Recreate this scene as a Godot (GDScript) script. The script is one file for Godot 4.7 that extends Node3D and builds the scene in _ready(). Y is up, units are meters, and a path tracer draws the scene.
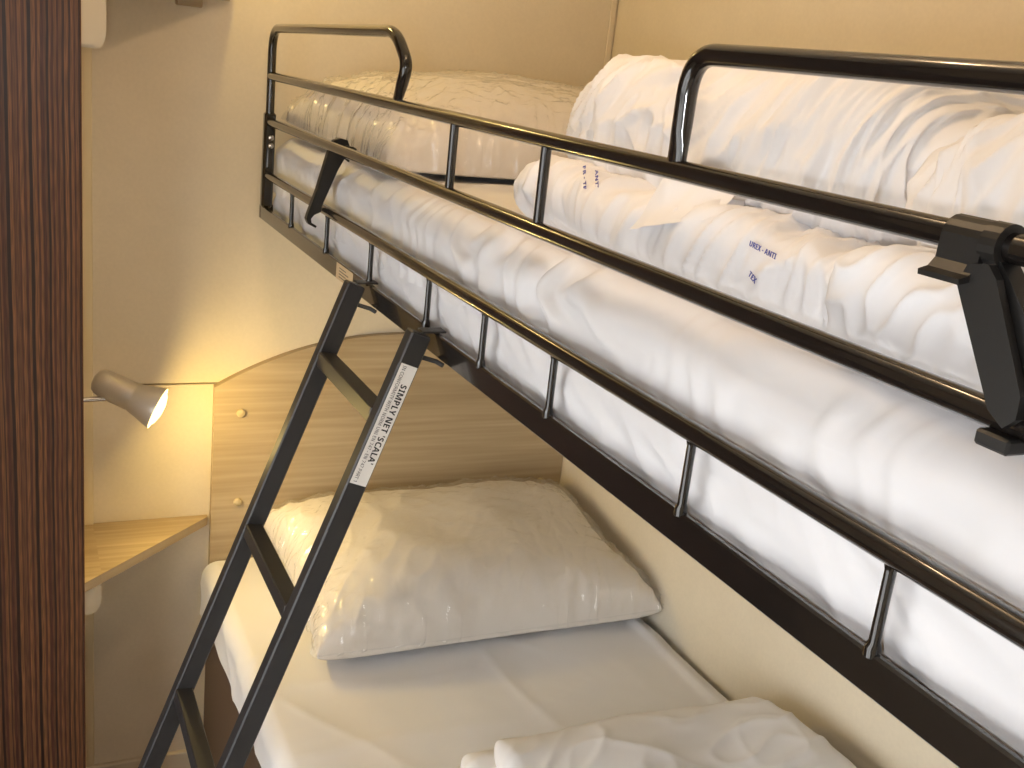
extends Node3D
# A bunk-bed corner in a small holiday-home bedroom.
# World axes: x = 0 is the right wall, z = 0 the wall behind the headboard, y = 0 the floor.

const RAIL_X := -0.709        # plane of the guard-rail tubes
const UPPER_TOP := 1.356      # top of the upper mattress
const LOWER_TOP := 0.508      # top of the lower mattress
const CEIL := 2.17
const FRONT_Z := 2.75
const LEFT_X := -2.05
const WARDROBE_X := -1.033
const WARDROBE_Z := 0.30
const SPILL := 0.85         # share of a spot lamp's light that leaves outside its beam

var rng := RandomNumberGenerator.new()
var noise := FastNoiseLite.new()
var fine := FastNoiseLite.new()
var M := {}
var taken := {}

# ---------------------------------------------------------------- scene
func _ready() -> void:
	rng.seed = 41
	noise.seed = 7
	noise.noise_type = FastNoiseLite.TYPE_SIMPLEX_SMOOTH
	noise.frequency = 1.0
	noise.fractal_type = FastNoiseLite.FRACTAL_NONE
	fine.seed = 19
	fine.noise_type = FastNoiseLite.TYPE_SIMPLEX_SMOOTH
	fine.frequency = 1.0
	fine.fractal_octaves = 3
	camera_and_light()
	materials()
	room()
	wardrobe()
	corner_shelf(0.60, "pale oak corner shelf below the lit spot lamp", false)
	corner_shelf(1.592, "pale oak corner shelf high on the wall above the upper bunk", true)
	headboard()
	lower_bed()
	bunk_frame()
	upper_bedding()
	ladder()
	spot_lamp("reading_lamp", Vector3(-0.905, 0.884, 0.165), "lit grey metal spot lamp beside the oak headboard", 0.078)
	spot_lamp("reading_lamp", Vector3(-0.905, 1.872, 0.165), "lit grey metal spot lamp above the high corner shelf", 0.072)
	ceiling_lamp()

func camera_and_light() -> void:
	var cam := Camera3D.new()
	cam.name = "camera"
	cam.transform = Transform3D(Basis(Vector3(0.90344656, 0.10787991, 0.41490509), Vector3(0.02416134, 0.95346845, -0.30052311), Vector3(-0.42801932, 0.28153124, 0.85880127)), Vector3(-1.1367, 1.5112, 1.9948))
	cam.fov = rad_to_deg(2.0 * atan(384.0 / 1060.19))
	cam.near = 0.02
	cam.far = 60.0
	cam.current = true
	add_child(cam)
	var env := Environment.new()
	env.tonemap_mode = Environment.TONE_MAPPER_LINEAR
	env.tonemap_exposure = 1.0
	env.background_mode = Environment.BG_SKY
	env.sdfgi_enabled = true
	env.ssao_enabled = true
	env.ssil_enabled = true
	var sky := Sky.new()
	var sm := ProceduralSkyMaterial.new()
	sm.sky_top_color = Color(0.94, 0.965, 0.99)
	sm.sky_horizon_color = Color(0.965, 0.975, 0.985)
	sm.ground_horizon_color = Color(0.79, 0.79, 0.785)
	sm.ground_bottom_color = Color(0.69, 0.69, 0.685)
	sm.sky_energy_multiplier = 2.8
	sm.ground_energy_multiplier = 2.8
	sky.sky_material = sm
	env.sky = sky
	var we := WorldEnvironment.new()
	we.name = "world_environment"
	we.environment = env
	add_child(we)
	# the flash of the photographer's camera, a little left of and below its lens
	var fl := SpotLight3D.new()
	fl.name = "camera_flash"
	fl.transform = cam.transform
	fl.position = cam.position - cam.basis.x * 0.045 - cam.basis.y * 0.025
	fl.light_color = Color(0.97, 0.98, 1.0)
	fl.light_energy = 0.21
	fl.light_size = 0.012
	fl.spot_range = 8.0
	fl.spot_angle = 52.0
	fl.spot_attenuation = 2.0
	fl.shadow_enabled = true
	add_child(fl)

# ---------------------------------------------------------------- small helpers
func numbered(n: String) -> String:
	if not taken.has(n):
		taken[n] = 0
		return n
	taken[n] += 1
	return "%s_%03d" % [n, taken[n]]

func thing(called: String, label: String, category: String, at := Vector3.ZERO, group := "") -> Node3D:
	var o := Node3D.new()
	o.name = numbered(called)
	add_child(o)
	o.position = at
	tag(o, label, category, group)
	return o

func tag(o: Node, label: String, category: String, group := "") -> void:
	o.set_meta("label", label)
	o.set_meta("category", category)
	if group != "":
		o.set_meta("group", group)

func part(called: String, mesh: Mesh, mat: Material, parent: Node, at := Transform3D.IDENTITY) -> MeshInstance3D:
	var o := MeshInstance3D.new()
	o.name = called
	o.mesh = mesh
	o.material_override = mat
	o.transform = at
	parent.add_child(o, true)
	return o

func structure(called: String, mesh: Mesh, mat: Material, label: String, category: String, at := Transform3D.IDENTITY) -> MeshInstance3D:
	var o := part(numbered(called), mesh, mat, self, at)
	o.set_meta("kind", "structure")
	tag(o, label, category)
	return o

func moved(v: Vector3) -> Transform3D:
	return Transform3D(Basis.IDENTITY, v)

# an ArrayMesh from vertices and clockwise triangles, with smooth normals
func smooth_mesh(v: PackedVector3Array, idx: PackedInt32Array, uv := PackedVector2Array()) -> ArrayMesh:
	var nrm := PackedVector3Array()
	nrm.resize(v.size())
	for i in range(0, idx.size(), 3):
		var a := idx[i]
		var b := idx[i + 1]
		var c := idx[i + 2]
		var n := (v[c] - v[a]).cross(v[b] - v[a])
		nrm[a] += n
		nrm[b] += n
		nrm[c] += n
	for i in nrm.size():
		nrm[i] = nrm[i].normalized()
	var arr := []
	arr.resize(Mesh.ARRAY_MAX)
	arr[Mesh.ARRAY_VERTEX] = v
	arr[Mesh.ARRAY_NORMAL] = nrm
	arr[Mesh.ARRAY_INDEX] = idx
	if uv.size() == v.size():
		arr[Mesh.ARRAY_TEX_UV] = uv
	var m := ArrayMesh.new()
	m.add_surface_from_arrays(Mesh.PRIMITIVE_TRIANGLES, arr)
	return m

# triangles of a grid of (nu) x (nv) points stored row by row (v rows of u points)
func grid_index(nu: int, nv: int, wrap_u: bool, flip: bool, base := 0) -> PackedInt32Array:
	var idx := PackedInt32Array()
	var cols := nu if wrap_u else nu - 1
	for j in nv - 1:
		for i in cols:
			var a := base + j * nu + i
			var b := base + j * nu + (i + 1) % nu
			var c := a + nu
			var d := b + nu
			if flip:
				idx.append_array([a, c, b, b, c, d])
			else:
				idx.append_array([a, b, c, b, d, c])
	return idx

# flat-shaded polygon soup
class Soup:
	var v := PackedVector3Array()
	var n := PackedVector3Array()
	func tri(a: Vector3, b: Vector3, c: Vector3, out: Vector3) -> void:
		var k := (c - a).cross(b - a)
		if k.length_squared() < 1e-20:
			return
		if k.dot(out) < 0.0:
			var t := b
			b = c
			c = t
			k = -k
		k = k.normalized()
		v.append_array([a, b, c])
		n.append_array([k, k, k])
	func quad(a: Vector3, b: Vector3, c: Vector3, d: Vector3, out: Vector3) -> void:
		tri(a, b, c, out)
		tri(a, c, d, out)
	func mesh() -> ArrayMesh:
		var arr := []
		arr.resize(Mesh.ARRAY_MAX)
		arr[Mesh.ARRAY_VERTEX] = v
		arr[Mesh.ARRAY_NORMAL] = n
		var m := ArrayMesh.new()
		m.add_surface_from_arrays(Mesh.PRIMITIVE_TRIANGLES, arr)
		return m

# chamfered box centred on c, turned by basis
func add_box(s: Soup, c: Vector3, size: Vector3, ch := 0.0, b := Basis.IDENTITY) -> void:
	var h := size * 0.5
	var k := minf(ch, minf(h.x, minf(h.y, h.z)) * 0.9)
	var corner := func(sx: float, sy: float, sz: float, ax: int) -> Vector3:
		var p := Vector3(sx * h.x, sy * h.y, sz * h.z)
		if ax != 0: p.x -= sx * k
		if ax != 1: p.y -= sy * k
		if ax != 2: p.z -= sz * k
		return c + b * p
	for ax in 3:
		for sg in [-1.0, 1.0]:
			var q := []
			for st in [[-1.0, -1.0], [1.0, -1.0], [1.0, 1.0], [-1.0, 1.0]]:
				var w := [0.0, 0.0, 0.0]
				w[ax] = sg
				w[(ax + 1) % 3] = st[0]
				w[(ax + 2) % 3] = st[1]
				q.append(corner.call(w[0], w[1], w[2], ax))
			var o := Vector3.ZERO
			o[ax] = sg
			s.quad(q[0], q[1], q[2], q[3], b * o)
	if k <= 0.0:
		return
	for ax in 3:      # the edge runs along axis ax
		var a1 := (ax + 1) % 3
		var a2 := (ax + 2) % 3
		for s1 in [-1.0, 1.0]:
			for s2 in [-1.0, 1.0]:
				var e := []
				for t in [-1.0, 1.0]:
					var w := [0.0, 0.0, 0.0]
					w[ax] = t
					w[a1] = s1
					w[a2] = s2
					e.append([corner.call(w[0], w[1], w[2], a1), corner.call(w[0], w[1], w[2], a2)])
				var o := Vector3.ZERO
				o[a1] = s1
				o[a2] = s2
				s.quad(e[0][0], e[0][1], e[1][1], e[1][0], b * o)
	for sx in [-1.0, 1.0]:
		for sy in [-1.0, 1.0]:
			for sz in [-1.0, 1.0]:
				s.tri(corner.call(sx, sy, sz, 0), corner.call(sx, sy, sz, 1), corner.call(sx, sy, sz, 2), b * Vector3(sx, sy, sz))

func box_mesh(size: Vector3, ch := 0.0, c := Vector3.ZERO) -> ArrayMesh:
	var s := Soup.new()
	add_box(s, c, size, ch)
	return s.mesh()

func box_between(a: Vector3, b: Vector3, ch := 0.0) -> ArrayMesh:
	return box_mesh((b - a).abs(), ch, (a + b) * 0.5)

# extrude a polygon (list of Vector2 in axes ux, uy) along un by depth, centred
func extruded(poly: PackedVector2Array, origin: Vector3, ux: Vector3, uy: Vector3, un: Vector3, depth: float) -> ArrayMesh:
	var s := Soup.new()
	var ids := Geometry2D.triangulate_polygon(poly)
	var at := func(p: Vector2, t: float) -> Vector3: return origin + ux * p.x + uy * p.y + un * t
	for i in range(0, ids.size(), 3):
		for t in [-0.5, 0.5]:
			s.tri(at.call(poly[ids[i]], t * depth), at.call(poly[ids[i + 1]], t * depth), at.call(poly[ids[i + 2]], t * depth), un * signf(t))
	var ccw := not Geometry2D.is_polygon_clockwise(poly)
	for i in poly.size():
		var p := poly[i]
		var q := poly[(i + 1) % poly.size()]
		var e := q - p
		var o2 := Vector2(e.y, -e.x) if ccw else Vector2(-e.y, e.x)
		s.quad(at.call(p, -0.5 * depth), at.call(q, -0.5 * depth), at.call(q, 0.5 * depth), at.call(p, 0.5 * depth), ux * o2.x + uy * o2.y)
	return s.mesh()

# a tube swept along points; radii may vary; closed by small round ends; flat squashes it across "side"
func tube(points: Array, radius: float, segs := 20, radii := [], squash := []) -> ArrayMesh:
	var v := PackedVector3Array()
	var n := points.size()
	var t0: Vector3 = (points[1] - points[0]).normalized()
	var up := Vector3(1, 0, 0) if absf(t0.x) < 0.9 else Vector3(0, 1, 0)
	var e1 := (up - t0 * up.dot(t0)).normalized()
	var rows := []
	for i in n:
		var p: Vector3 = points[i]
		var t: Vector3 = (points[mini(i + 1, n - 1)] - points[maxi(i - 1, 0)]).normalized()
		e1 = (e1 - t * e1.dot(t)).normalized()
		var e2 := t.cross(e1)
		var r: float = radius if radii.is_empty() else radii[i]
		var q: float = 1.0 if squash.is_empty() else squash[i]
		if i == 0:
			for k in 4:
				var a := PI * 0.5 * k / 4.0
				rows.append([p - t * r * 0.35 * cos(a), e1, e2, r * maxf(sin(a), 0.02), q])
		rows.append([p, e1, e2, r, q])
		if i == n - 1:
			for k in range(3, -1, -1):
				var a := PI * 0.5 * k / 4.0
				rows.append([p + t * r * 0.35 * cos(a), e1, e2, r * maxf(sin(a), 0.02), q])
	for row in rows:
		for k in segs:
			var a := TAU * k / segs
			v.append(row[0] + (row[1] * cos(a) * row[4] + row[2] * sin(a) * (2.0 - row[4])) * row[3])
	return smooth_mesh(v, grid_index(segs, rows.size(), true, false))

# lathe of a profile [(radius, along)] about the axis dir from origin
func lathe(profile: Array, origin: Vector3, dir: Vector3, segs := 40, flip := false) -> ArrayMesh:
	var t := dir.normalized()
	var up := Vector3.UP if absf(t.y) < 0.9 else Vector3.RIGHT
	var e1 := (up - t * up.dot(t)).normalized()
	var e2 := t.cross(e1)
	var v := PackedVector3Array()
	for pr in profile:
		for k in segs:
			var a := TAU * k / segs
			v.append(origin + t * pr.y + (e1 * cos(a) + e2 * sin(a)) * maxf(pr.x, 0.0001))
	return smooth_mesh(v, grid_index(segs, profile.size(), true, flip))

# rounded corners of a polyline
func rounded(points: Array, r: float, steps := 8) -> Array:
	var out := [points[0]]
	for i in range(1, points.size() - 1):
		var p: Vector3 = points[i]
		var a: Vector3 = (points[i - 1] - p)
		var b: Vector3 = (points[i + 1] - p)
		var d := minf(r, minf(a.length(), b.length()) * 0.48)
		var pa := p + a.normalized() * d
		var pb := p + b.normalized() * d
		for k in steps + 1:
			var t := float(k) / steps
			out.append(pa.lerp(p, t).lerp(p.lerp(pb, t), t))
	out.append(points[-1])
	return out

# soft block: rounded cross-section in x-y (half sizes h, corner radius r) run along z, rounded at both ends, displaced along its normal
func soft_block(c: Vector3, h: Vector3, r: float, rz: float, nu: int, nv: int, disp: Callable, run := 0.0) -> Array:
	var rl := run if run > 0.0 else rz      # length over which the ends round off
	var ring := []      # [pos2, normal2]
	var ax := h.x - r
	var ay := h.y - r
	var seg := [2.0 * ax, PI * 0.5 * r, 2.0 * ay, PI * 0.5 * r, 2.0 * ax, PI * 0.5 * r, 2.0 * ay, PI * 0.5 * r]
	var total := 0.0
	for s in seg: total += s
	for i in nu:
		var s := total * i / nu
		var k := 0
		while s > seg[k]:
			s -= seg[k]
			k += 1
		var p := Vector2.ZERO
		var n := Vector2.ZERO
		match k:
			0:
				p = Vector2(-ax + s, h.y); n = Vector2(0, 1)
			2:
				p = Vector2(h.x, ay - s); n = Vector2(1, 0)
			4:
				p = Vector2(ax - s, -h.y); n = Vector2(0, -1)
			6:
				p = Vector2(-h.x, -ay + s); n = Vector2(-1, 0)
			_:
				var a := s / r
				var cs: Array = [Vector2(ax, ay), Vector2(ax, -ay), Vector2(-ax, -ay), Vector2(-ax, ay)]
				var st: float = [PI * 0.5, 0.0, -PI * 0.5, PI][(k - 1) / 2]
				n = Vector2(cos(st - a), sin(st - a))
				p = cs[(k - 1) / 2] + n * r
		ring.append([p, n])
	var v := PackedVector3Array()
	for j in nv:
		var t := float(j) / (nv - 1) * 2.0 - 1.0
		# rows gather at the ends: cap rows shrink the ring, edge rows round it
		var capn := 6
		var z := 0.0
		var inset := 0.0
		var nz := 0.0
		var shrink := 1.0
		if j < capn or j >= nv - capn:
			var q := float(j) / capn if j < capn else float(nv - 1 - j) / capn
			z = -h.z if j < capn else h.z
			nz = -1.0 if j < capn else 1.0
			shrink = q
			inset = rz
		else:
			var w := float(j - capn) / (nv - 1 - 2 * capn) * 2.0 - 1.0
			z = w * h.z
			var d := h.z - absf(z)
			if d < rl:
				var k := 1.0 - d / rl
				inset = rz * (1.0 - sqrt(maxf(0.0, 1.0 - k * k)))
				nz = signf(z) * k
		for e in ring:
			var core: Vector2 = e[0] - e[1] * r
			var over := maxf(0.0, inset - r * 0.98)
			var p2: Vector2 = core * (1.0 - over / maxf(h.x, h.y)) + e[1] * maxf(r - inset, r * 0.02)
			if shrink < 1.0:
				p2 *= shrink
			var n3: Vector3 = Vector3(e[1].x * (1.0 - absf(nz)), e[1].y * (1.0 - absf(nz)), nz).normalized()
			var p := c + Vector3(p2.x, p2.y, z)
			v.append(p + n3 * disp.call(p, n3))
	return [v, grid_index(nu, nv, true, false)]

func join(list: Array) -> ArrayMesh:
	var v := PackedVector3Array()
	var idx := PackedInt32Array()
	for e in list:
		var base := v.size()
		v.append_array(e[0])
		var src: PackedInt32Array = e[1]
		var add := PackedInt32Array()
		add.resize(src.size())
		for i in src.size():
			add[i] = src[i] + base
		idx.append_array(add)
	return smooth_mesh(v, idx)

func ridge(p: Vector3) -> float:
	var n := noise.get_noise_3dv(p)
	var a := 1.02 - sqrt(n * n + 0.004)
	return a * a * a

# a narrow sharp fold line where the noise passes through zero
func crease(p: Vector3) -> float:
	return exp(-absf(noise.get_noise_3dv(p)) * 7.0)

# ---------------------------------------------------------------- materials
func std(c: Color, rough: float, spec := 0.5) -> StandardMaterial3D:
	var m := StandardMaterial3D.new()
	m.albedo_color = c
	m.roughness = rough
	m.metallic_specular = spec
	return m

func img_tex(w: int, h: int, f: Callable) -> ImageTexture:
	var d := PackedByteArray()
	d.resize(w * h * 3)
	var k := 0
	for y in h:
		for x in w:
			var c: Color = f.call(x, y)
			d[k] = clampi(int(c.r * 255.0), 0, 255)
			d[k + 1] = clampi(int(c.g * 255.0), 0, 255)
			d[k + 2] = clampi(int(c.b * 255.0), 0, 255)
			k += 3
	return ImageTexture.create_from_image(Image.create_from_data(w, h, false, Image.FORMAT_RGB8, d))

# noise that repeats over the unit square, stretched: a along x cycles, b along y cycles
func tiled(u: float, v: float, a: float, b: float, s: float) -> float:
	var x := u * TAU
	var y := v * TAU
	var q := Vector3(cos(x) * a, sin(x) * a, s)
	return fine.get_noise_3d(q.x + cos(y) * b, q.y + sin(y) * b * 1.0, s + sin(y + 0.7) * b)

func triplanar(m: StandardMaterial3D, scale: float) -> void:
	m.uv1_triplanar = true
	m.uv1_world_triplanar = true
	m.uv1_scale = Vector3.ONE * scale
	m.uv1_triplanar_sharpness = 8.0

func materials() -> void:
	# oak laminate with long horizontal grain
	var oak_f := func(x: int, y: int) -> Color:
		var u := x / 512.0
		var v := y / 512.0
		var g := fine.get_noise_3d(u * 2.2, v * 55.0, 1.0)
		var g2 := noise.get_noise_3d(u * 3.5, v * 150.0, 5.0)
		var broad := noise.get_noise_3d(u * 0.8, v * 7.0, 9.0)
		var k := 0.5 + g * 0.34 + g2 * 0.16 + broad * 0.30
		return Color(0.615, 0.535, 0.415).lerp(Color(0.765, 0.69, 0.565), clampf(k, 0.0, 1.0))
	var oak := std(Color.WHITE, 0.42, 0.45)
	oak.albedo_texture = img_tex(512, 512, oak_f)
	triplanar(oak, 1.0)
	M.oak = oak
	# striped zebra wood, the stripes run upright and differ in width and tone
	var stripes := []
	var x0 := 0.0
	var light := true
	while x0 < 1024.0:
		var w := rng.randf_range(4.0, 10.0) if light else rng.randf_range(2.5, 8.0)
		var tone := rng.randf()
		var col := Color(0.22, 0.145, 0.115)
		if light: col = Color(0.315, 0.205, 0.145).lerp(Color(0.43, 0.295, 0.185), tone)
		elif tone < 0.35: col = Color(0.15, 0.105, 0.09)
		elif tone < 0.65: col = Color(0.27, 0.165, 0.13)
		stripes.append([x0, x0 + w, col])
		x0 += w
		light = not light
	var zeb_f := func(x: int, y: int) -> Color:
		var ca := cos(y * TAU / 512.0)
		var sa := sin(y * TAU / 512.0)
		var wob := noise.get_noise_3d(x * 0.006, ca * 0.45, sa * 0.45) * 1.6 + noise.get_noise_3d(x * 0.05 + 40.0, ca * 0.9, sa * 0.9) * 0.6
		var xx := fposmod(x + wob, 1024.0)
		var lo := 0
		var hi := stripes.size() - 1
		while lo < hi:
			var mid := (lo + hi) / 2
			if stripes[mid][1] > xx: hi = mid
			else: lo = mid + 1
		var s: Array = stripes[lo]
		var nx: Array = stripes[(lo + 1) % stripes.size()]
		var soft := clampf((xx - s[1] + 1.2) / 1.2, 0.0, 1.0)
		var c: Color = s[2].lerp(nx[2], soft)
		var g := 1.0 + 0.25 * noise.get_noise_3d(x * 0.55, ca * 2.2, sa * 2.2)
		return Color(c.r * g, c.g * g, c.b * g)
	var zeb := std(Color.WHITE, 0.38, 0.45)
	zeb.albedo_texture = img_tex(1024, 512, zeb_f)
	triplanar(zeb, 1.0 / 0.62)
	M.zebra = zeb
	M.zebra_edge = std(Color(0.42, 0.27, 0.17), 0.45)
	# cream vinyl wall panels with a faint mottle
	var wall_f := func(x: int, y: int) -> Color:
		var a := fine.get_noise_3d(x * 0.02, y * 0.02, 3.0) * 0.012
		var b := noise.get_noise_3d(x * 0.31, y * 0.31, 8.0) * 0.010
		var k := 0.985 + a + b
		return Color(k, k, k)
	var wall_tex := img_tex(256, 256, wall_f)
	var wall := std(Color(0.872, 0.825, 0.735), 0.55, 0.35)
	wall.albedo_texture = wall_tex
	triplanar(wall, 1.7)
	M.wall = wall
	M.wall_joint = std(Color(0.55, 0.49, 0.38), 0.7)
	M.trim = std(Color(0.87, 0.81, 0.67), 0.5)
	M.ceiling = std(Color(0.93, 0.91, 0.87), 0.8)
	var fl_f := func(x: int, y: int) -> Color:
		var k := 0.86 + 0.16 * fine.get_noise_3d(x * 0.02, y * 0.22, 3.0)
		return Color(k, k, k)
	var floor_m := std(Color(0.55, 0.43, 0.31), 0.45)
	floor_m.albedo_texture = img_tex(256, 256, fl_f)
	triplanar(floor_m, 1.2)
	M.floor = floor_m
	M.baseboard = std(Color(0.80, 0.75, 0.66), 0.5)
	M.white_plastic = std(Color(0.86, 0.83, 0.76), 0.35)
	# black stove enamel
	var enamel := std(Color(0.098, 0.086, 0.079), 0.16, 0.5)
	enamel.clearcoat_enabled = true
	enamel.clearcoat = 0.5
	enamel.clearcoat_roughness = 0.06
	M.enamel = enamel
	M.ladder_paint = std(Color(0.168, 0.165, 0.165), 0.42, 0.45)
	M.clip_plastic = std(Color(0.105, 0.10, 0.095), 0.42, 0.45)
	M.chrome = std(Color(0.80, 0.80, 0.80), 0.16)
	M.chrome.metallic = 1.0
	M.lamp_grey = std(Color(0.72, 0.69, 0.65), 0.32)
	M.lamp_grey.metallic = 0.3
	# cloth
	var sheet := std(Color(0.87, 0.866, 0.872), 0.86, 0.3)
	sheet.rim_enabled = true
	sheet.rim = 0.25
	M.sheet = sheet
	var duvet := sheet.duplicate()
	duvet.albedo_color = Color(0.90, 0.895, 0.90)
	M.duvet = duvet
	var pillow := sheet.duplicate()
	pillow.albedo_color = Color(0.865, 0.84, 0.81)
	M.pillow = pillow
	var bag := std(Color(1.0, 1.0, 1.0, 0.06), 0.19, 0.7)
	bag.transparency = BaseMaterial3D.TRANSPARENCY_ALPHA
	M.bag = bag
	M.bed_base = std(Color(0.40, 0.31, 0.23), 0.6)
	M.sticker = std(Color(0.90, 0.89, 0.87), 0.4)
	M.rail_sticker = std(Color(0.78, 0.70, 0.57), 0.5)
	M.ink = std(Color(0.10, 0.09, 0.09), 0.6)
	M.grey_ink = std(Color(0.36, 0.35, 0.34), 0.6)
	M.blue_ink = std(Color(0.30, 0.33, 0.62), 0.7)
	M.screw = std(Color(0.74, 0.67, 0.52), 0.3)
	var glow := std(Color(1.0, 0.95, 0.8), 0.3)
	glow.emission_enabled = true
	glow.emission = Color(1.0, 0.90, 0.62)
	glow.emission_energy_multiplier = 3.0
	M.bulb = glow
	var dome := std(Color(0.95, 0.93, 0.88), 0.3)
	dome.emission_enabled = true
	dome.emission = Color(1.0, 0.82, 0.58)
	dome.emission_energy_multiplier = 3.0
	M.lamp_dome = dome
	var pane := std(Color(1, 1, 1, 0.04), 0.02)
	pane.transparency = BaseMaterial3D.TRANSPARENCY_ALPHA
	M.pane = pane
	M.frame_white = std(Color(0.92, 0.92, 0.90), 0.4)

# ---------------------------------------------------------------- the room
func room() -> void:
	structure("floor", box_between(Vector3(LEFT_X - 0.1, -0.05, -0.1), Vector3(0.1, 0.0, FRONT_Z + 0.1)), M.floor, "brown wood-look vinyl floor of the bedroom", "floor")
	structure("ceiling", box_between(Vector3(LEFT_X - 0.1, CEIL, -0.1), Vector3(0.1, CEIL + 0.05, FRONT_Z + 0.1)), M.ceiling, "plain off-white ceiling of the bedroom", "ceiling")
	# the wall behind the headboard: a lower and an upper vinyl panel with an open joint between them
	var wb := structure("wall_back", box_between(Vector3(LEFT_X - 0.1, 0.0, -0.1), Vector3(0.1, CEIL, -0.006)), M.wall_joint, "cream panelled wall behind the oak headboard", "wall")
	part("panel", box_between(Vector3(LEFT_X, 0.0, -0.006), Vector3(0.0, 0.8735, 0.0), 0.001), M.wall, wb)
	part("panel", box_between(Vector3(LEFT_X, 0.8765, -0.006), Vector3(0.0, CEIL, 0.0), 0.001), M.wall, wb)
	structure("wall_right", box_between(Vector3(0.0, 0.0, -0.1), Vector3(0.1, CEIL, FRONT_Z + 0.1)), M.wall, "plain cream wall along the long side of the bunks", "wall")
	structure("wall_front", box_between(Vector3(LEFT_X - 0.1, 0.0, FRONT_Z), Vector3(0.1, CEIL, FRONT_Z + 0.1)), M.wall, "plain cream wall at the foot end of the bunks", "wall")
	# the wall across the room, with the low window that lets the daylight in
	var wz0 := 0.95
	var wz1 := 2.35
	var wy0 := 0.45
	var wy1 := 1.50
	var s := Soup.new()
	var xo := LEFT_X - 0.1
	for e in [[Vector3(xo, 0, 0), Vector3(LEFT_X, wy0, FRONT_Z)], [Vector3(xo, wy1, 0), Vector3(LEFT_X, CEIL, FRONT_Z)], [Vector3(xo, wy0, 0), Vector3(LEFT_X, wy1, wz0)], [Vector3(xo, wy0, wz1), Vector3(LEFT_X, wy1, FRONT_Z)]]:
		add_box(s, (e[0] + e[1]) * 0.5, e[1] - e[0])
	structure("wall_left", s.mesh(), M.wall, "cream wall with the low window facing the bunks", "wall")
	var win := Node3D.new()
	win.name = "window_1"
	win.set_meta("kind", "structure")
	tag(win, "low white framed window with two panes facing the bunks", "window")
	add_child(win)
	var f := Soup.new()
	var xc := LEFT_X - 0.05
	var zm := (wz0 + wz1) * 0.5
	var ym := (wy0 + wy1) * 0.5
	for e in [[Vector3(xc, wy0 + 0.02, zm), Vector3(0.06, 0.04, wz1 - wz0)], [Vector3(xc, wy1 - 0.02, zm), Vector3(0.06, 0.04, wz1 - wz0)], [Vector3(xc, ym, wz0 + 0.02), Vector3(0.06, wy1 - wy0 - 0.08, 0.04)], [Vector3(xc, ym, wz1 - 0.02), Vector3(0.06, wy1 - wy0 - 0.08, 0.04)], [Vector3(xc, ym, zm), Vector3(0.06, wy1 - wy0 - 0.08, 0.05)]]:
		add_box(f, e[0], e[1], 0.003)
	part("window_frame", f.mesh(), M.frame_white, win)
	part("pane", box_between(Vector3(xc - 0.002, wy0 + 0.04, wz0 + 0.04), Vector3(xc + 0.002, wy1 - 0.04, zm - 0.025)), M.pane, win)
	part("pane", box_between(Vector3(xc - 0.002, wy0 + 0.04, zm + 0.025), Vector3(xc + 0.002, wy1 - 0.04, wz1 - 0.04)), M.pane, win)
	structure("baseboard_back", box_between(Vector3(WARDROBE_X, 0.0, 0.0), Vector3(-0.80, 0.06, 0.012), 0.002), M.baseboard, "cream baseboard under the panelled back wall", "baseboard")
	structure("trim_1", box_between(Vector3(-1.0165, 0.06, 0.0), Vector3(-0.9985, CEIL, 0.007), 0.002), M.trim, "slim yellowish upright batten beside the striped wardrobe", "trim")
	structure("trim_2", box_between(Vector3(-0.016, LOWER_TOP + 0.0, 0.0), Vector3(-0.004, CEIL, 0.004), 0.0015), M.wall, "slim cream corner bead where back and right walls meet", "trim")

func wardrobe() -> void:
	var w := thing("wardrobe", "tall wardrobe faced in dark striped zebra wood", "wardrobe", Vector3(WARDROBE_X, 0.0, 0.0))
	part("carcass", box_between(Vector3(-0.90, 0.0, 0.0), Vector3(-0.0, CEIL - 0.002, WARDROBE_Z - 0.02), 0.001), M.wall, w)
	part("door", box_between(Vector3(-0.45, 0.0, WARDROBE_Z - 0.019), Vector3(-0.0012, CEIL - 0.002, WARDROBE_Z), 0.001), M.zebra, w)
	part("door", box_between(Vector3(-0.90, 0.0, WARDROBE_Z - 0.019), Vector3(-0.453, CEIL - 0.002, WARDROBE_Z), 0.001), M.zebra, w)
	part("edge_band", box_between(Vector3(-0.0012, 0.0, WARDROBE_Z - 0.019), Vector3(0.0, CEIL - 0.002, WARDROBE_Z), 0.0), M.zebra_edge, w)

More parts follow.
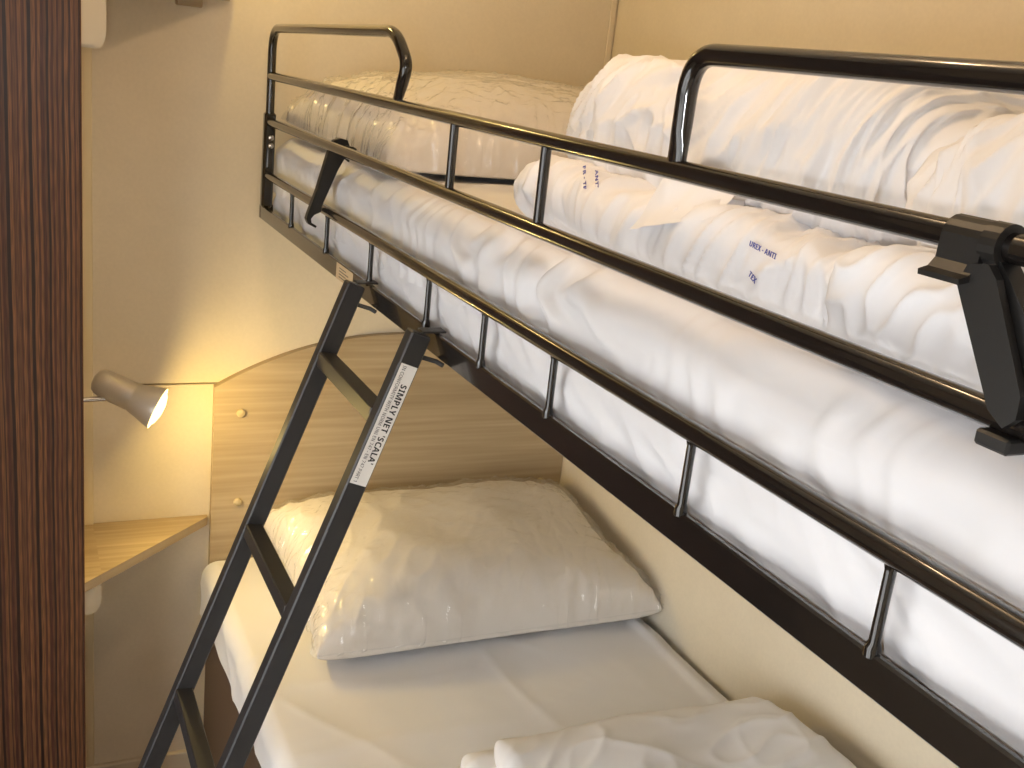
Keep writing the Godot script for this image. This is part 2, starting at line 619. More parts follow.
func corner_shelf(top: float, label: String, high: bool) -> void:
	var t := thing("corner_shelf", label, "shelf", Vector3(WARDROBE_X, top, 0.0))
	var poly := PackedVector2Array([Vector2(0.0, 0.001), Vector2(0.246, 0.001), Vector2(0.246, 0.010), Vector2(0.003, 0.243), Vector2(0.0, 0.243)])
	if high:
		poly = PackedVector2Array([Vector2(0.0, 0.001), Vector2(0.258, 0.001), Vector2(0.258, 0.010), Vector2(0.003, 0.243), Vector2(0.0, 0.243)])
	part("board", extruded(poly, Vector3(0, -0.009, 0), Vector3.RIGHT, Vector3.BACK, Vector3.UP, 0.018), M.oak, t)
	# white plastic bracket: a D-shaped block against the wardrobe side under the board
	var d := PackedVector2Array([Vector2(0.0, 0.0)])
	var hgt := 0.054 if not high else 0.098
	var wid := 0.032 if not high else 0.040
	d.append(Vector2(wid, 0.0))
	var r := 0.030
	for k in 11:
		var a := PI * 0.5 * k / 10.0
		d.append(Vector2(wid - 0.014 + 0.014 * cos(a), -hgt + r - r * sin(a)))
	d.append(Vector2(0.0, -hgt))
	part("bracket", extruded(d, Vector3(0, -0.018, 0.21), Vector3.RIGHT, Vector3.UP, Vector3.BACK, 0.016), M.white_plastic, t)
	var d2 := PackedVector2Array()
	for p in d:
		d2.append(p * Vector2(0.75, 0.95))
	part("bracket_cover", extruded(d2, Vector3(0, -0.018, 0.222), Vector3.RIGHT, Vector3.UP, Vector3.BACK, 0.010), M.white_plastic, t)
	if high:
		part("cleat", box_between(Vector3(0.168, -0.035, 0.0), Vector3(0.211, -0.018, 0.02), 0.002), M.oak, t)

func headboard() -> void:
	var t := thing("headboard", "pale oak headboard with an arched top behind the lower bed", "headboard", Vector3(-0.392, 0.0, 0.0005))
	var poly := PackedVector2Array()
	var hw := 0.390
	poly.append(Vector2(-hw, 0.12))
	var n := 48
	for i in n + 1:
		var u := -1.0 + 2.0 * i / n
		poly.append(Vector2(u * hw, 0.872 + 0.104 * (1.0 - pow(absf(u), 2.2))))
	poly.append(Vector2(hw, 0.12))
	part("panel", extruded(poly, Vector3(0, 0, 0.009), Vector3.RIGHT, Vector3.UP, Vector3.BACK, 0.018), M.oak, t)
	for p in [Vector2(-0.339, 0.819), Vector2(-0.339, 0.631), Vector2(0.339, 0.819), Vector2(0.339, 0.631)]:
		part("screw_cap", lathe([Vector2(0.0085, 0.0), Vector2(0.0085, 0.003), Vector2(0.007, 0.0055), Vector2(0.0, 0.0065)], Vector3(p.x, p.y, 0.018), Vector3.BACK, 16), M.screw, t)

# ---------------------------------------------------------------- lower bed
func lower_bed() -> void:
	var b := thing("bed_base", "brown panelled base under the lower mattress", "bed base", Vector3(-0.40, 0.0, 0.95))
	part("side_panel", box_between(Vector3(-0.385, 0.0, -0.93), Vector3(-0.365, 0.385, 0.93), 0.002), M.bed_base, b)
	part("side_panel", box_between(Vector3(0.365, 0.0, -0.93), Vector3(0.385, 0.385, 0.93), 0.002), M.bed_base, b)
	part("end_panel", box_between(Vector3(-0.365, 0.0, 0.91), Vector3(0.365, 0.385, 0.93), 0.002), M.bed_base, b)
	part("end_panel", box_between(Vector3(-0.365, 0.0, -0.93), Vector3(0.365, 0.385, -0.91), 0.002), M.bed_base, b)
	part("deck", box_between(Vector3(-0.365, 0.365, -0.91), Vector3(0.365, 0.385, 0.91), 0.002), M.bed_base, b)
	# mattress with its white sheet; the hem hangs unevenly over the room side
	var m := thing("mattress", "white sheeted mattress of the lower bed", "mattress", Vector3(-0.403, 0.3865, 0.95))
	var calm := func(p: Vector3, nn: Vector3) -> float:
		return 0.0015 * noise.get_noise_3dv(p * 9.0)
	part("core", join([soft_block(Vector3(0, 0.058, 0), Vector3(0.384, 0.058, 0.925), 0.03, 0.03, 120, 80, calm)]), M.sheet, m)
	var v := PackedVector3Array()
	var nu := 130
	var nv := 190
	for j in nv:
		var z := -0.928 + 1.856 * j / (nv - 1)
		var wz := z + 0.95
		var hem := 0.030 + 0.026 * smoothstep(0.2, 0.62, wz) + 0.008 * noise.get_noise_2d(z * 2.5, 3.0) - 0.028 * (1.0 - smoothstep(0.0, 0.12, wz))
		for i in nu:
			var t := float(i) / (nu - 1)
			var p := Vector3.ZERO
			var n := Vector3.UP
			# path: right edge, across the top, round the room-side edge, down to the hem
			if t < 0.70:
				p = Vector3(lerpf(0.382, -0.362, t / 0.70), 0.119, z)
			elif t < 0.80:
				var a := (t - 0.70) / 0.10 * PI * 0.5
				n = Vector3(-sin(a), cos(a), 0)
				p = Vector3(-0.362 - 0.030 * sin(a), 0.089 + 0.030 * cos(a), z)
			else:
				var k := (t - 0.80) / 0.20
				n = Vector3.LEFT
				p = Vector3(-0.392 - 0.003 * k * k, lerpf(0.089, hem, k), z)
			var side := clampf((t - 0.68) / 0.2, 0.0, 1.0)
			var dd := 0.0022 * fine.get_noise_3d(p.x * 5.0, 0.0, p.z * 4.0)
			# shallow packing creases across the top and gathers down the side
			dd += 0.0035 * crease(Vector3(p.x * 1.6 + p.z * 0.8 + 8.0, p.z * 3.0, 2.0)) + 0.0030 * crease(Vector3(p.x * 4.0 - p.z * 1.0, p.z * 1.2, 21.0))
			dd += side * (0.004 * noise.get_noise_3d(z * 6.0, p.y * 6.0, 1.0) + 0.004 * ridge(Vector3(z * 5.0 + p.y * 8.0, p.y * 3.0, 4.0)))
			# raised edge seam along the wall
			dd += 0.006 * exp(-pow((p.x - 0.362) / 0.010, 2.0))
			v.append(p + n * dd)
	part("sheet", smooth_mesh(v, grid_index(nu, nv, false, true)), M.sheet, m)
	pillow("pillow", "white pillow in a clear plastic bag on the lower bed", Vector3(-0.345, LOWER_TOP + 0.002, 0.256), 0.340, 0.224, 0.138, 0.10, 3.0, 0.024)
	# folded duvet at the foot of the lower bed
	var d := thing("duvet", "white duvet folded flat on the foot of the lower bed", "duvet", Vector3(-0.30, LOWER_TOP + 0.012, 1.32))
	var dd2 := func(p: Vector3, nn: Vector3) -> float:
		var o := 0.009 * noise.get_noise_3d(p.x * 4.0, 1.0, p.z * 3.0)
		o += 0.0045 * (ridge(Vector3(p.x * 9.0 + p.z * 5.0, p.y * 12.0, p.z * 12.0)) - 0.55) + 0.003 * crease(Vector3(p.x * 5.0, p.y * 9.0, p.z * 6.0))
		return o * clampf(p.y * 14.0, 0.0, 1.0)
	part("lower_fold", join([soft_block(Vector3(-0.01, 0.030, 0.02), Vector3(0.265, 0.029, 0.53), 0.027, 0.024, 200, 260, dd2, 0.07)]), M.duvet, d)
	part("upper_fold", join([soft_block(Vector3(0.000, 0.072, 0.03), Vector3(0.245, 0.030, 0.505), 0.028, 0.026, 200, 260, dd2, 0.10)]), M.duvet, d)

# a pillow in its clear bag; base centre at, half width (x), half depth (z), thickness, tilt about x (back edge up)
func pillow(called: String, label: String, at: Vector3, hx: float, hz: float, thick: float, tilt: float, seed: float, rim: float) -> void:
	var t := thing(called, label, "pillow", at)
	part("cushion", cushion(hx, hz, thick, tilt, seed, rim, false), M.pillow, t)
	part("plastic_bag", cushion(hx, hz, thick, tilt, seed, rim, true), M.bag, t)

func cushion(hx: float, hz: float, thick: float, tilt: float, seed: float, rim: float, bag: bool) -> ArrayMesh:
	var nu := 260 if bag else 140
	var nv := 230 if bag else 120
	var sheets := []
	for side in [1.0, -1.0]:
		var v := PackedVector3Array()
		for j in nv:
			for i in nu:
				var u := sin((float(i) / (nu - 1) - 0.5) * PI)
				var w := sin((float(j) / (nv - 1) - 0.5) * PI)
				var fu := sqrt(maxf(0.0, 1.0 - pow(absf(u), 3.4)))
				var fw := sqrt(maxf(0.0, 1.0 - pow(absf(w), 3.4)))
				var f := pow(fu * fw, 0.72)
				# the seam bows inward between the corners
				var x := u * hx * (1.0 - 0.06 * (1.0 - w * w) * absf(u))
				var z := w * hz * (1.0 - 0.07 * (1.0 - u * u) * absf(w))
				var seam := rim + 0.6 * rim * u * u * w * w
				var y := seam + (thick - rim) * f if side > 0.0 else seam * (1.0 - pow(f, 0.6))
				var near := 1.0 - f
				if side > 0.0:
					y += 0.008 * f * noise.get_noise_3d(x * 4.0 + seed, z * 4.0, seed)
					y += 0.008 * (ridge(Vector3(x * 14.0 + z * 7.0 + seed, z * 6.0 - x * 4.0, seed)) - 0.5) * (0.25 + near) * minf(1.0, f * 5.0)
				y += maxf(0.0, -z + hz) * tilt
				v.append(Vector3(x, y, z))
		var idx := grid_index(nu, nv, false, side < 0.0)
		if bag:
			# loose film: a few millimetres off the cloth, with creases pulled towards the seams
			var base := smooth_mesh(v, idx).surface_get_arrays(0)
			var nrm: PackedVector3Array = base[Mesh.ARRAY_NORMAL]
			for k in v.size():
				var p := v[k]
				var i := k % nu
				var j := k / nu
				var n := nrm[k]
				if i == 0 or j == 0 or i == nu - 1 or j == nv - 1:
					n = Vector3(p.x / hx, 0.0, p.z / hz).normalized()
				var edge := 1.0 - minf(1.0, minf(minf(i, nu - 1 - i) / 90.0, minf(j, nv - 1 - j) / 90.0))
				var o := 0.0016
				if side > 0.0:
					o += 0.0045 * ridge(Vector3(p.x * 11.0 - p.z * 7.0, p.z * 9.0 + p.x * 5.0, seed + 5.0))
					# thin straight creases, as stiff film makes them
					o += (0.0028 + 0.0066 * edge) * crease(Vector3(p.x * 26.0 + p.z * 11.0, p.z * 9.0 - p.x * 8.0, seed + 9.0))
					o += (0.0014 + 0.0034 * edge) * crease(Vector3(p.x * 22.0 - p.z * 30.0, p.z * 36.0 + p.x * 12.0, seed + 19.0))
					o += 0.0008 * noise.get_noise_3d(p.x * 70.0, p.z * 55.0, seed)
				else:
					o = 0.0008
				v[k] = p + n * maxf(o, 0.0006)
		sheets.append([v, idx])
	return join(sheets)

# ---------------------------------------------------------------- bunk frame
func bunk_frame() -> void:
	var foot := 1.92
	var b := thing("bunk_bed_frame", "black enamelled tube bunk bed frame with guard rails", "bed frame", Vector3(RAIL_X, 0.0, 0.0))
	var yA := 1.4572
	var yB := 1.379
	var yC := 1.2857
	var r := 0.0074
	part("top_guard_tube", tube([Vector3(0, yA, 0.062), Vector3(0, yA, 0.6), Vector3(0, yA, 1.2), Vector3(0, yA, foot)], r, 24), M.enamel, b)
	part("middle_guard_tube", tube([Vector3(0, yB, 0.062), Vector3(0, yB, 0.6), Vector3(0, yB, 1.2), Vector3(0, yB, foot)], r, 24), M.enamel, b)
	part("lower_guard_tube", tube([Vector3(0, yC, 0.062), Vector3(0, yC, 0.6), Vector3(0, yC, 1.2), Vector3(0, yC, foot)], r, 24), M.enamel, b)
	part("side_rail", box_between(Vector3(-0.003, 1.2015, 0.030), Vector3(0.003, 1.2268, foot), 0.0016), M.enamel, b)
	part("side_rail", box_between(Vector3(0.696, 1.2015, 0.030), Vector3(0.702, 1.2268, foot), 0.0016), M.enamel, b)
	part("end_rail", box_between(Vector3(-0.003, 1.2015, 0.018), Vector3(0.702, 1.2268, 0.030), 0.0016), M.enamel, b)
	part("end_rail", box_between(Vector3(0.006, 1.2015, foot - 0.012), Vector3(0.690, 1.2268, foot), 0.0016), M.enamel, b)
	for k in 12:
		var z := 0.12 + k * 0.152
		part("slat", box_between(Vector3(0.003, 1.2016, z - 0.02), Vector3(0.696, 1.2075, z + 0.02), 0.002), M.enamel, b)
	for z in [0.254, 0.473, 0.687, 0.902, 1.061, 1.214, 1.426, 1.618, 1.81]:
		part("baluster", tube([Vector3(0, 1.224, z), Vector3(0, 1.2295, z), Vector3(0, 1.233, z), Vector3(0, 1.276, z), Vector3(0, 1.2795, z), Vector3(0, 1.284, z)], 0.0034, 12, [0.0052, 0.0048, 0.0034, 0.0034, 0.0044, 0.0054]), M.enamel, b)
	for z in [0.935, 1.152]:
		part("guard_bar", tube([Vector3(0, yB, z), Vector3(0, yB + 0.02, z), Vector3(0, yA - 0.02, z), Vector3(0, yA, z)], 0.0048, 14), M.enamel, b)
	# raised hand loops on the top tube; each ends in a flattened, welded foot
	var l1 := rounded([Vector3(0, 1.30, 0.064), Vector3(0, 1.537, 0.058), Vector3(0, 1.5415, 0.722), Vector3(0, 1.505, 0.772), Vector3(0, 1.476, 0.7535), Vector3(0, 1.458, 0.742)], 0.045, 10)
	part("hand_loop", tube(l1, r, 22, loop_radii(l1.size(), r, false, true), loop_squash(l1, false, true)), M.enamel, b)
	var l2 := rounded([Vector3(0, 1.459, 1.355), Vector3(0, 1.478, 1.3553), Vector3(0, 1.536, 1.356), Vector3(0, 1.531, foot - 0.02), Vector3(0, 1.20, foot - 0.02)], 0.055, 10)
	part("hand_loop", tube(l2, r, 22, loop_radii(l2.size(), r, true, false), loop_squash(l2, true, false)), M.enamel, b)
	# head-end bracket with two bright screws
	var plate := part("head_bracket", box_between(Vector3(-0.010, 1.2268, 0.052), Vector3(0.010, 1.396, 0.070), 0.004), M.enamel, b)
	for y in [1.338, 1.352]:
		part("screw", lathe([Vector2(0.0052, 0.0), Vector2(0.0052, 0.002), Vector2(0.0038, 0.004), Vector2(0.0, 0.0048)], Vector3(0.002, y, 0.070), Vector3.BACK, 14), M.chrome, plate)
	# the two legs at the foot end
	for x in [0.0, 0.69]:
		part("leg", tube([Vector3(x, 0.007, foot - 0.006), Vector3(x, 0.6, foot - 0.006), Vector3(x, 1.2, foot - 0.006)], 0.014, 16), M.enamel, b)
	# swing clips that hold the guard rail
	var p1 := PackedVector2Array([Vector2(0.026, 1.372), Vector2(0.0275, 1.382), Vector2(0.024, 1.3895), Vector2(0.014, 1.3915), Vector2(0.004, 1.388), Vector2(-0.002, 1.376), Vector2(-0.017, 1.316), Vector2(-0.028, 1.282), Vector2(-0.0305, 1.272), Vector2(-0.027, 1.265), Vector2(-0.016, 1.2600), Vector2(-0.0145, 1.2628), Vector2(-0.0225, 1.2675), Vector2(-0.0235, 1.273), Vector2(-0.019, 1.279), Vector2(-0.0095, 1.2835), Vector2(-0.0085, 1.292), Vector2(0.012, 1.345)])
	var c1 := part("guard_clip", extruded(p1, Vector3(0, 0, 0.462), Vector3.RIGHT, Vector3.UP, Vector3.BACK, 0.012), M.clip_plastic, b)
	part("clip_pin", tube([Vector3(0.022, 1.380, 0.467), Vector3(0.030, 1.380, 0.478), Vector3(0.033, 1.378, 0.482)], 0.0018, 8), M.clip_plastic, c1)
	part("clip_pin", tube([Vector3(0.014, 1.366, 0.467), Vector3(0.020, 1.364, 0.478), Vector3(0.024, 1.361, 0.481)], 0.0018, 8), M.clip_plastic, c1)
	# near clip: sleeve round the top tube, lip, strap down to the middle tube and a square foot under it
	var ring := PackedVector2Array()
	for k in 15:
		var a := deg_to_rad(-50.0 + 280.0 * k / 14.0)
		ring.append(Vector2(0.0108 * cos(a), yA + 0.0108 * sin(a)))
	for k in range(14, -1, -1):
		var a := deg_to_rad(-50.0 + 280.0 * k / 14.0)
		ring.append(Vector2(0.0074 * cos(a), yA + 0.0074 * sin(a)))
	var c2 := part("guard_clip", extruded(ring, Vector3(0, 0, 1.624), Vector3.RIGHT, Vector3.UP, Vector3.BACK, 0.026), M.clip_plastic, b)
	var cap := PackedVector2Array()
	for k in 20:
		var a := TAU * k / 20.0
		cap.append(Vector2(0.0112 * cos(a), yA + 0.0112 * sin(a)))
	part("clip_cap", extruded(cap, Vector3(-0.001, 0, 1.640), Vector3.RIGHT, Vector3.UP, Vector3.BACK, 0.010), M.clip_plastic, c2)
	var lip := PackedVector2Array([Vector2(-0.0108, yA + 0.001), Vector2(-0.0075, yA - 0.004), Vector2(-0.0080, yA - 0.012), Vector2(-0.0130, yA - 0.0185), Vector2(-0.0205, yA - 0.0200), Vector2(-0.0210, yA - 0.0172), Vector2(-0.0150, yA - 0.0155), Vector2(-0.0112, yA - 0.011)])
	part("clip_lip", extruded(lip, Vector3(0, 0, 1.624), Vector3.RIGHT, Vector3.UP, Vector3.BACK, 0.026), M.clip_plastic, c2)
	# strap in the plane of the guard rail (z along, y up)
	var arm := PackedVector2Array([Vector2(1.6262, 1.4365), Vector2(1.6300, 1.4475), Vector2(1.6420, 1.4490), Vector2(1.6480, 1.4430), Vector2(1.6560, 1.4290), Vector2(1.6755, 1.3950), Vector2(1.6760, 1.3840), Vector2(1.6700, 1.3780), Vector2(1.6600, 1.3840)])
	part("clip_arm", extruded(arm, Vector3(-0.0115, 0, 0.004), Vector3.BACK, Vector3.UP, Vector3.RIGHT, 0.005), M.clip_plastic, c2)
	var arm2 := PackedVector2Array([Vector2(1.6400, 1.4520), Vector2(1.6470, 1.4500), Vector2(1.6640, 1.4320), Vector2(1.6780, 1.4080), Vector2(1.6860, 1.3860), Vector2(1.6760, 1.3820), Vector2(1.6700, 1.4020)])
	part("clip_rib", extruded(arm2, Vector3(-0.001, 0, 0), Vector3.BACK, Vector3.UP, Vector3.RIGHT, 0.012), M.clip_plastic, c2)
	part("clip_foot", box_between(Vector3(-0.013, 1.3655, 1.6590), Vector3(0.004, 1.3735, 1.6790), 0.0014), M.clip_plastic, c2)
	# small product sticker on the side rail
	var st := part("rail_sticker", box_between(Vector3(-0.0036, 1.203, 0.545), Vector3(-0.003, 1.2255, 0.625), 0.0), M.rail_sticker, b)
	for k in 4:
		part("print_line", box_between(Vector3(-0.0038, 1.207 + 0.0042 * k, 0.56), Vector3(-0.0036, 1.2084 + 0.0042 * k, 0.605 - 0.012 * (k % 2)), 0.0), M.grey_ink, st)

func loop_radii(n: int, r: float, at_start: bool, at_end: bool) -> Array:
	var out := []
	for i in n:
		out.append(r)
	return out

func loop_squash(pts: Array, at_start: bool, at_end: bool) -> Array:
	var out := []
	for i in pts.size():
		var q := 1.0
		if at_start: q -= 0.30 * (1.0 - smoothstep(0.004, 0.034, (pts[i] - pts[0]).length()))
		if at_end: q -= 0.30 * (1.0 - smoothstep(0.004, 0.034, (pts[i] - pts[-1]).length()))
		out.append(q)
	return out

# ---------------------------------------------------------------- upper bunk bedding
func upper_bedding() -> void:
	var m := thing("mattress", "white sheeted mattress on the upper bunk", "mattress", Vector3(-0.349, 1.228, 0.975))
	var calm := func(p: Vector3, nn: Vector3) -> float:
		return 0.002 * noise.get_noise_3dv(p * Vector3(9, 30, 9)) + (0.006 * (ridge(Vector3(p.z * 5.0, p.y * 26.0 + p.z * 7.0, 2.0)) - 0.3) + 0.003 * crease(Vector3(p.z * 8.0, p.y * 22.0 + p.z * 6.0, 9.0)) - 0.014 * smoothstep(0.046, 0.066, p.y) if nn.x < -0.5 else 0.0)
	part("core", join([soft_block(Vector3(0.001, 0.0335, 0), Vector3(0.344, 0.053, 0.925), 0.008, 0.008, 240, 360, calm)]), M.sheet, m)
	var v := PackedVector3Array()
	var nu := 200
	var nv := 640
	for j in nv:
		var z := -0.940 + 1.880 * j / (nv - 1)
		var wz := z + 0.965
		var hem := 0.044 - 0.006 * smoothstep(1.4, 1.8, wz) + 0.007 * noise.get_noise_2d(wz * 3.0, 7.0) - 0.024 * (1.0 - smoothstep(0.6, 1.1, wz))
		for i in nu:
			var t := float(i) / (nu - 1)
			var p := Vector3.ZERO
			var n := Vector3.UP
			if t < 0.46:
				p = Vector3(lerpf(0.336, -0.306, t / 0.46), 0.124, z)
			elif t < 0.62:
				var a := (t - 0.46) / 0.16 * PI * 0.5
				n = Vector3(-sin(a), cos(a), 0)
				p = Vector3(-0.306 - 0.044 * sin(a), 0.088 + 0.036 * cos(a), z)
			else:
				var k := (t - 0.62) / 0.38
				n = Vector3.LEFT
				p = Vector3(-0.350, lerpf(0.088, hem, k), z)
			var side := smoothstep(0.40, 0.56, t)
			var gather := 0.22 + 0.78 * exp(-pow((wz - 0.95) / 0.36, 2.0))
			var dd := 0.003 * fine.get_noise_3d(p.x * 5.0, 3.0, p.z * 4.0)
			dd += (1.0 - side) * 0.004 * pow(1.0 - absf(noise.get_noise_3d(p.x * 5.0 + p.z * 2.0, p.z * 2.2, 12.0)), 6.0)
			# slanting gathers where the sheet is pulled over the edge
			var q := wz * 26.0 + p.y * 13.0 + 1.6 * noise.get_noise_2d(wz * 5.0, 2.0) + 0.5 * noise.get_noise_2d(wz * 12.0, p.y * 14.0)
			var mask := clampf(0.75 + 0.8 * noise.get_noise_2d(wz * 5.0, 71.0), 0.25, 1.0) * clampf(0.9 + 0.8 * noise.get_noise_3d(wz * 9.0, p.y * 16.0, 5.0), 0.3, 1.0)
			var fold := pow(0.5 + 0.5 * sin(q * 4.6), 1.5) - 0.42
			dd += side * gather * mask * 0.026 * fold
			dd += side * gather * 0.004 * noise.get_noise_3d(q * 1.0, p.y * 6.0, 20.0)
			dd += side * 0.005 * noise.get_noise_3d(wz * 6.0, p.y * 16.0, 44.0)
			# a soft roll along the top edge
			dd += 0.006 * exp(-pow((t - 0.47) / 0.035, 2.0)) * (0.6 + noise.get_noise_2d(wz * 5.0, 15.0))
			dd = lerpf(dd, 0.0095 * tanh(dd / 0.014) - 0.0068, smoothstep(0.38, 0.56, t))
			v.append(p + n * dd)
	part("sheet", smooth_mesh(v, grid_index(nu, nv, false, true)), M.sheet, m)
	pillow("pillow", "white pillow in a clear plastic bag on the upper bunk", Vector3(-0.343, UPPER_TOP + 0.003, 0.335), 0.334, 0.290, 0.128, 0.02, 11.0, 0.008)
	upper_duvet()

func upper_duvet() -> void:
	var d := thing("duvet", "bulky white duvet folded on the upper bunk", "duvet", Vector3(-0.34, UPPER_TOP + 0.004, 1.38))
	var wr := func(p: Vector3, nn: Vector3) -> float:
		var o := 0.012 * noise.get_noise_3dv(p * Vector3(4.0, 6.0, 4.5) + Vector3(3, 1, 5))
		# pulled folds: long in one direction, close together across it, the direction wanders
		var w1 := noise.get_noise_3dv(p * 3.0 + Vector3(9, 0, 0))
		var w2 := noise.get_noise_3dv(p * 3.5 + Vector3(0, 7, 0))
		var along := p.y + p.z * 0.35 * w1
		var across := p.z + p.y * (0.5 * w1 - 0.3) + 0.03 * w2
		o += 0.0085 * (ridge(Vector3(p.x * 6.0, along * 7.0, across * 24.0)) - 0.55)
		o += 0.0045 * (ridge(Vector3(p.x * 9.0 + 4.0, along * 11.0, across * 46.0)) - 0.55) * (0.6 + w2)
		o += 0.0045 * crease(Vector3(p.x * 4.0, along * 9.0 + 5.0, across * 9.0))
		return o * smoothstep(0.0, 0.02, p.y + 0.004)
	var blocks := []
	# bottom fold, the full length, reaching out to the bed edge
	blocks.append(soft_block(Vector3(-0.012, 0.033, 0.02), Vector3(0.302, 0.032, 0.445), 0.030, 0.026, 260, 380, wr, 0.06))
	part("lower_fold", join([blocks[0]]), M.duvet, d)
	# the two big rolls on top of it
	blocks.append(soft_block(Vector3(0.004, 0.106, -0.188), Vector3(0.266, 0.076, 0.292), 0.070, 0.070, 280, 300, wr, 0.16))
	part("upper_roll", join([blocks[1]]), M.duvet, d)
	blocks.append(soft_block(Vector3(0.002, 0.099, 0.265), Vector3(0.272, 0.070, 0.215), 0.065, 0.060, 280, 240, wr, 0.09))
	part("upper_roll", join([blocks[2]]), M.duvet, d)
	# the rolled edge that comes out towards the bed side
	var cuff := func(p: Vector3, nn: Vector3) -> float:
		return 0.004 * noise.get_noise_3dv(p * Vector3(14.0, 20.0, 8.0)) + 0.006 * (ridge(Vector3(p.x * 9.0, p.y * 26.0 - p.z * 8.0, p.z * 26.0)) - 0.55)
	blocks.append(soft_block(Vector3(-0.294, 0.037, 0.300), Vector3(0.038, 0.034, 0.200), 0.029, 0.012, 120, 200, cuff, 0.015))
	part("rolled_edge", join([blocks[3]]), M.duvet, d)
	# a turned-up corner of the cover standing against the roll
	var fv := PackedVector3Array()
	for j in 15:
		for i in 15:
			var a := i / 14.0
			var b := j / 14.0
			var zz := lerpf(lerpf(1.226, 1.318, a), lerpf(1.226, 1.300, a), b) - 1.38
			var yy := lerpf(lerpf(1.394, 1.418, a), lerpf(1.452, 1.449, a), b) - UPPER_TOP - 0.004
			fv.append(Vector3(-0.321 - 0.007 * sin(a * PI) + 0.036 * b + 0.018 * a + 0.006 * noise.get_noise_3d(zz * 30.0, yy * 30.0, 3.0), yy, zz))
	part("cover_corner", smooth_mesh(fv, grid_index(15, 15, false, false)), M.duvet, d)
	# printed fibre marks on the cover
	for e in [["ANTI", 1.425, 1.135, -1.25, 0.0052], ["FR - TE", 1.424, 1.118, -1.25, 0.0052], ["UREX - ANTI", 1.409, 1.392, -0.12, 0.0040], ["TEX", 1.389, 1.392, -0.45, 0.0042]]:
		var y: float = e[1] - UPPER_TOP - 0.004
		var z: float = e[2] - 1.38
		var x := 1.0
		for bl in blocks:
			for p in bl[0]:
				if absf(p.y - y) < 0.007 and absf(p.z - z) < 0.012:
					x = minf(x, p.x)
		lettering(e[0], e[4], true, M.blue_ink, d, print_spot(Vector3(x - 0.34 - 0.0012, e[1], e[2]), e[3]))

# where a small print lies: facing out from the bed, its line turned by "turn"
func print_spot(at: Vector3, turn: float) -> Transform3D:
	var b := Basis(Vector3.BACK, Vector3.UP, Vector3.LEFT) * Basis(Vector3.BACK, turn)
	return Transform3D(b, at - Vector3(-0.34, UPPER_TOP + 0.004, 1.38))

# ---------------------------------------------------------------- ladder
func ladder() -> void:
	var ang := atan(0.36)
	var dirv := Vector3(sin(ang), cos(ang), 0.0)       # up along the stile
	var foot := Vector3(-1.170, 0.0, 0.8125)
	var l := thing("bunk_ladder", "dark grey metal ladder hooked on the side of the bunk", "ladder", foot)
	var len := 1.222 / cos(ang)
	var bas := Basis(Vector3(cos(ang), -sin(ang), 0.0), dirv, Vector3.BACK)
	var stiles := []
	for z in [-0.1225, 0.1225]:
		var s := Soup.new()
		add_box(s, dirv * (len * 0.5 + 0.0045) + Vector3(0, 0, z), Vector3(0.0245, len, 0.020), 0.0018, bas)
		stiles.append(part("stile", s.mesh(), M.ladder_paint, l))
	for k in 5:
		var y := 1.127 - 0.2355 * k
		var s := Soup.new()
		add_box(s, dirv * (y / cos(ang)), Vector3(0.023, 0.020, 0.2252), 0.0015, Basis(Vector3.BACK, ang * -0.35))
		part("rung", s.mesh(), M.ladder_paint, l)
	for z in [-0.1225, 0.1225]:
		# hook plate over the side rail, and the bent pin under it
		var top := Vector3(-foot.x, 0, 0) + Vector3(RAIL_X, 0, z)
		var h := Soup.new()
		add_box(h, top + Vector3(-0.005, 1.2284, 0.0), Vector3(0.028, 0.0024, 0.018), 0.0006)
		part("hook", h.mesh(), M.ladder_paint, l)
		part("pin", tube([top + Vector3(-0.016, 1.199, 0.004), top + Vector3(0.000, 1.195, 0.008), top + Vector3(0.006, 1.192, 0.014)], 0.0028, 10), M.ladder_paint, l)
	# the printed sticker on the near stile
	var c: Vector3 = dirv * (1.123 / cos(ang)) + Vector3(0.0, 0, 0.1225 + 0.0102) + bas.x * 0.0005
	var s2 := Soup.new()
	add_box(s2, c, Vector3(0.0200, 0.146, 0.0006), 0.0, bas)
	var st := part("sticker", s2.mesh(), M.sticker, stiles[1])
	st.set_meta("label", "white sticker printed SIMPLY NET 'SCALA' on the ladder stile")
	var tb := Basis(-dirv, bas.x, Vector3.BACK)
	lettering("SIMPLY NET 'SCALA'", 0.0074, true, M.ink, st, Transform3D(tb, c + bas.x * 0.0032 + dirv * 0.002 + Vector3(0, 0, 0.0005)))
	lettering("IN CONFORMITY WITH NORM UNI EN 747 - EN 747 PART 1", 0.0039, false, M.grey_ink, st, Transform3D(tb, c - bas.x * 0.0050 + Vector3(0, 0, 0.0005)))

func lettering(text: String, height: float, bold: bool, mat: Material, parent: Node, at: Transform3D) -> void:
	var f := SystemFont.new()
	f.font_names = PackedStringArray(["Droid Sans"])
	if bold:
		f.font_weight = 700
	var t := TextMesh.new()
	t.text = text
	t.font = f
	t.font_size = 32
	t.pixel_size = height / 23.0
	t.depth = 0.0003
	t.horizontal_alignment = HORIZONTAL_ALIGNMENT_CENTER
	t.vertical_alignment = VERTICAL_ALIGNMENT_CENTER
	part("lettering", t, mat, parent, at)

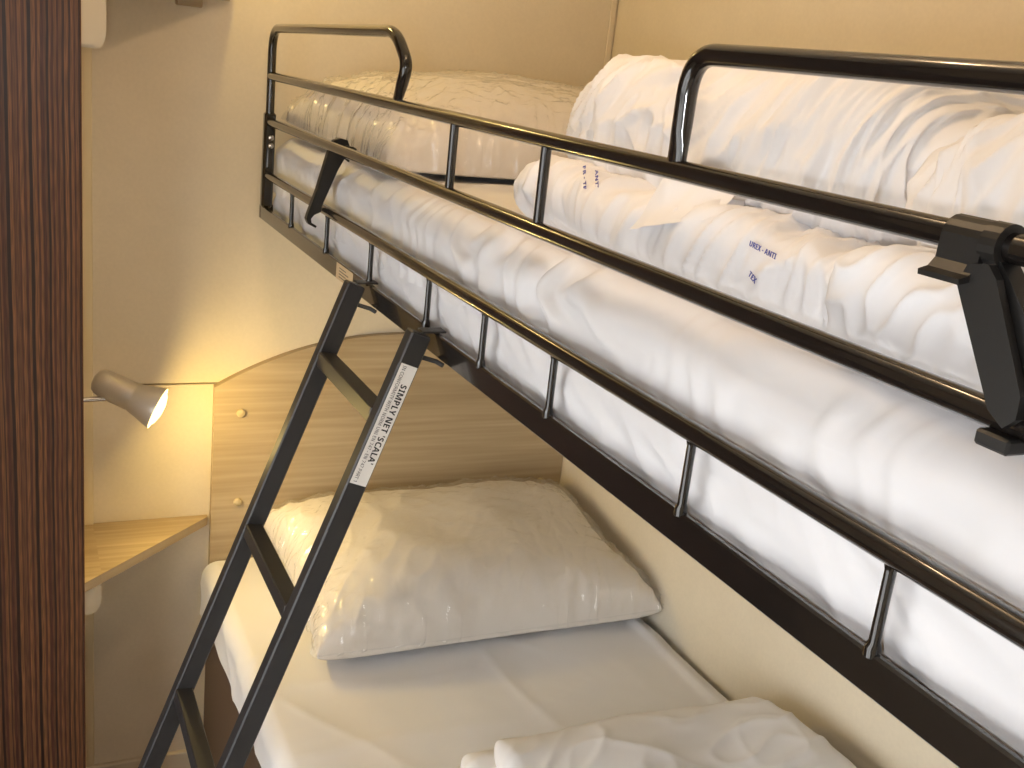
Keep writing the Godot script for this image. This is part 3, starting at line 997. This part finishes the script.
# ---------------------------------------------------------------- lamps
func spot_lamp(called: String, face: Vector3, label: String, energy: float) -> void:
	var dir := Vector3(0.86, -0.37, 0.36).normalized()
	var joint := face - dir * 0.075
	var wall_at := Vector3(WARDROBE_X, joint.y - 0.014, joint.z + 0.01)
	var t := thing(called, label, "lamp", wall_at)
	var o := face - wall_at
	# bullet housing: round back, straight barrel, flared mouth; thin wall
	var prof := [Vector2(0.0, -0.117), Vector2(0.010, -0.1165), Vector2(0.018, -0.113), Vector2(0.0225, -0.106), Vector2(0.0245, -0.097), Vector2(0.0248, -0.088), Vector2(0.0240, -0.086), Vector2(0.0252, -0.084), Vector2(0.0255, -0.048), Vector2(0.0246, -0.046), Vector2(0.0262, -0.043), Vector2(0.0300, -0.028), Vector2(0.0355, -0.010), Vector2(0.0380, 0.0), Vector2(0.0370, 0.0005), Vector2(0.0345, -0.010), Vector2(0.029, -0.028), Vector2(0.025, -0.043), Vector2(0.0, -0.045)]
	part("housing", lathe(prof, o, dir, 48), M.lamp_grey, t)
	part("bulb", lathe([Vector2(0.0, -0.030), Vector2(0.022, -0.026), Vector2(0.0335, -0.004), Vector2(0.0325, 0.001), Vector2(0.026, 0.0055), Vector2(0.014, 0.009), Vector2(0.0, 0.010)], o, dir, 40), M.bulb, t)
	part("arm", tube([Vector3(0.004, 0, 0), (o - dir * 0.080 + Vector3(0, -0.016, 0.006)) * 0.5, o - dir * 0.080 + Vector3(0, -0.016, 0.006)], 0.0046, 14), M.chrome, t)
	part("wall_plate", lathe([Vector2(0.0, 0.008), Vector2(0.020, 0.008), Vector2(0.026, 0.004), Vector2(0.026, -0.002)], Vector3.ZERO, Vector3.RIGHT, 32, true), M.lamp_grey, t)
	var li := SpotLight3D.new()
	li.name = "lamp_glow"
	li.basis = Basis.looking_at(dir)
	li.position = o + dir * 0.004
	li.spot_angle = 88.0
	li.spot_angle_attenuation = 1.0
	li.light_color = Color(1.0, 0.86, 0.52)
	li.light_energy = energy
	li.light_size = 0.013
	li.spot_range = 6.0
	li.spot_attenuation = 2.0
	li.shadow_enabled = true
	t.add_child(li)
	var spill := OmniLight3D.new()      # what the frosted bulb gives off sideways, outside the reflector's beam
	spill.name = "lamp_spill"
	spill.position = o + dir * 0.002
	spill.light_color = li.light_color
	spill.light_energy = energy * SPILL
	spill.light_size = 0.013
	spill.omni_range = 6.0
	spill.omni_attenuation = 2.0
	spill.shadow_enabled = true
	t.add_child(spill)

func ceiling_lamp() -> void:
	var t := thing("ceiling_lamp", "round ceiling lamp with a glowing warm glass dome", "lamp", Vector3(-0.84, CEIL, 1.10))
	part("base", lathe([Vector2(0.0, 0.0), Vector2(0.10, 0.0), Vector2(0.10, 0.02), Vector2(0.094, 0.024), Vector2(0.0, 0.024)], Vector3.ZERO, Vector3.DOWN, 40), M.frame_white, t)
	part("dome", lathe([Vector2(0.0, 0.020), Vector2(0.088, 0.024), Vector2(0.084, 0.042), Vector2(0.066, 0.062), Vector2(0.036, 0.075), Vector2(0.0, 0.079)], Vector3.ZERO, Vector3.DOWN, 40), M.lamp_dome, t)
	var li := OmniLight3D.new()
	li.name = "lamp_glow"
	li.position = Vector3(0, -0.055, 0)
	li.light_color = Color(1.0, 0.845, 0.66)
	li.light_energy = 0.25
	li.light_size = 0.06
	li.omni_range = 8.0
	li.omni_attenuation = 2.0
	li.shadow_enabled = true
	t.add_child(li)
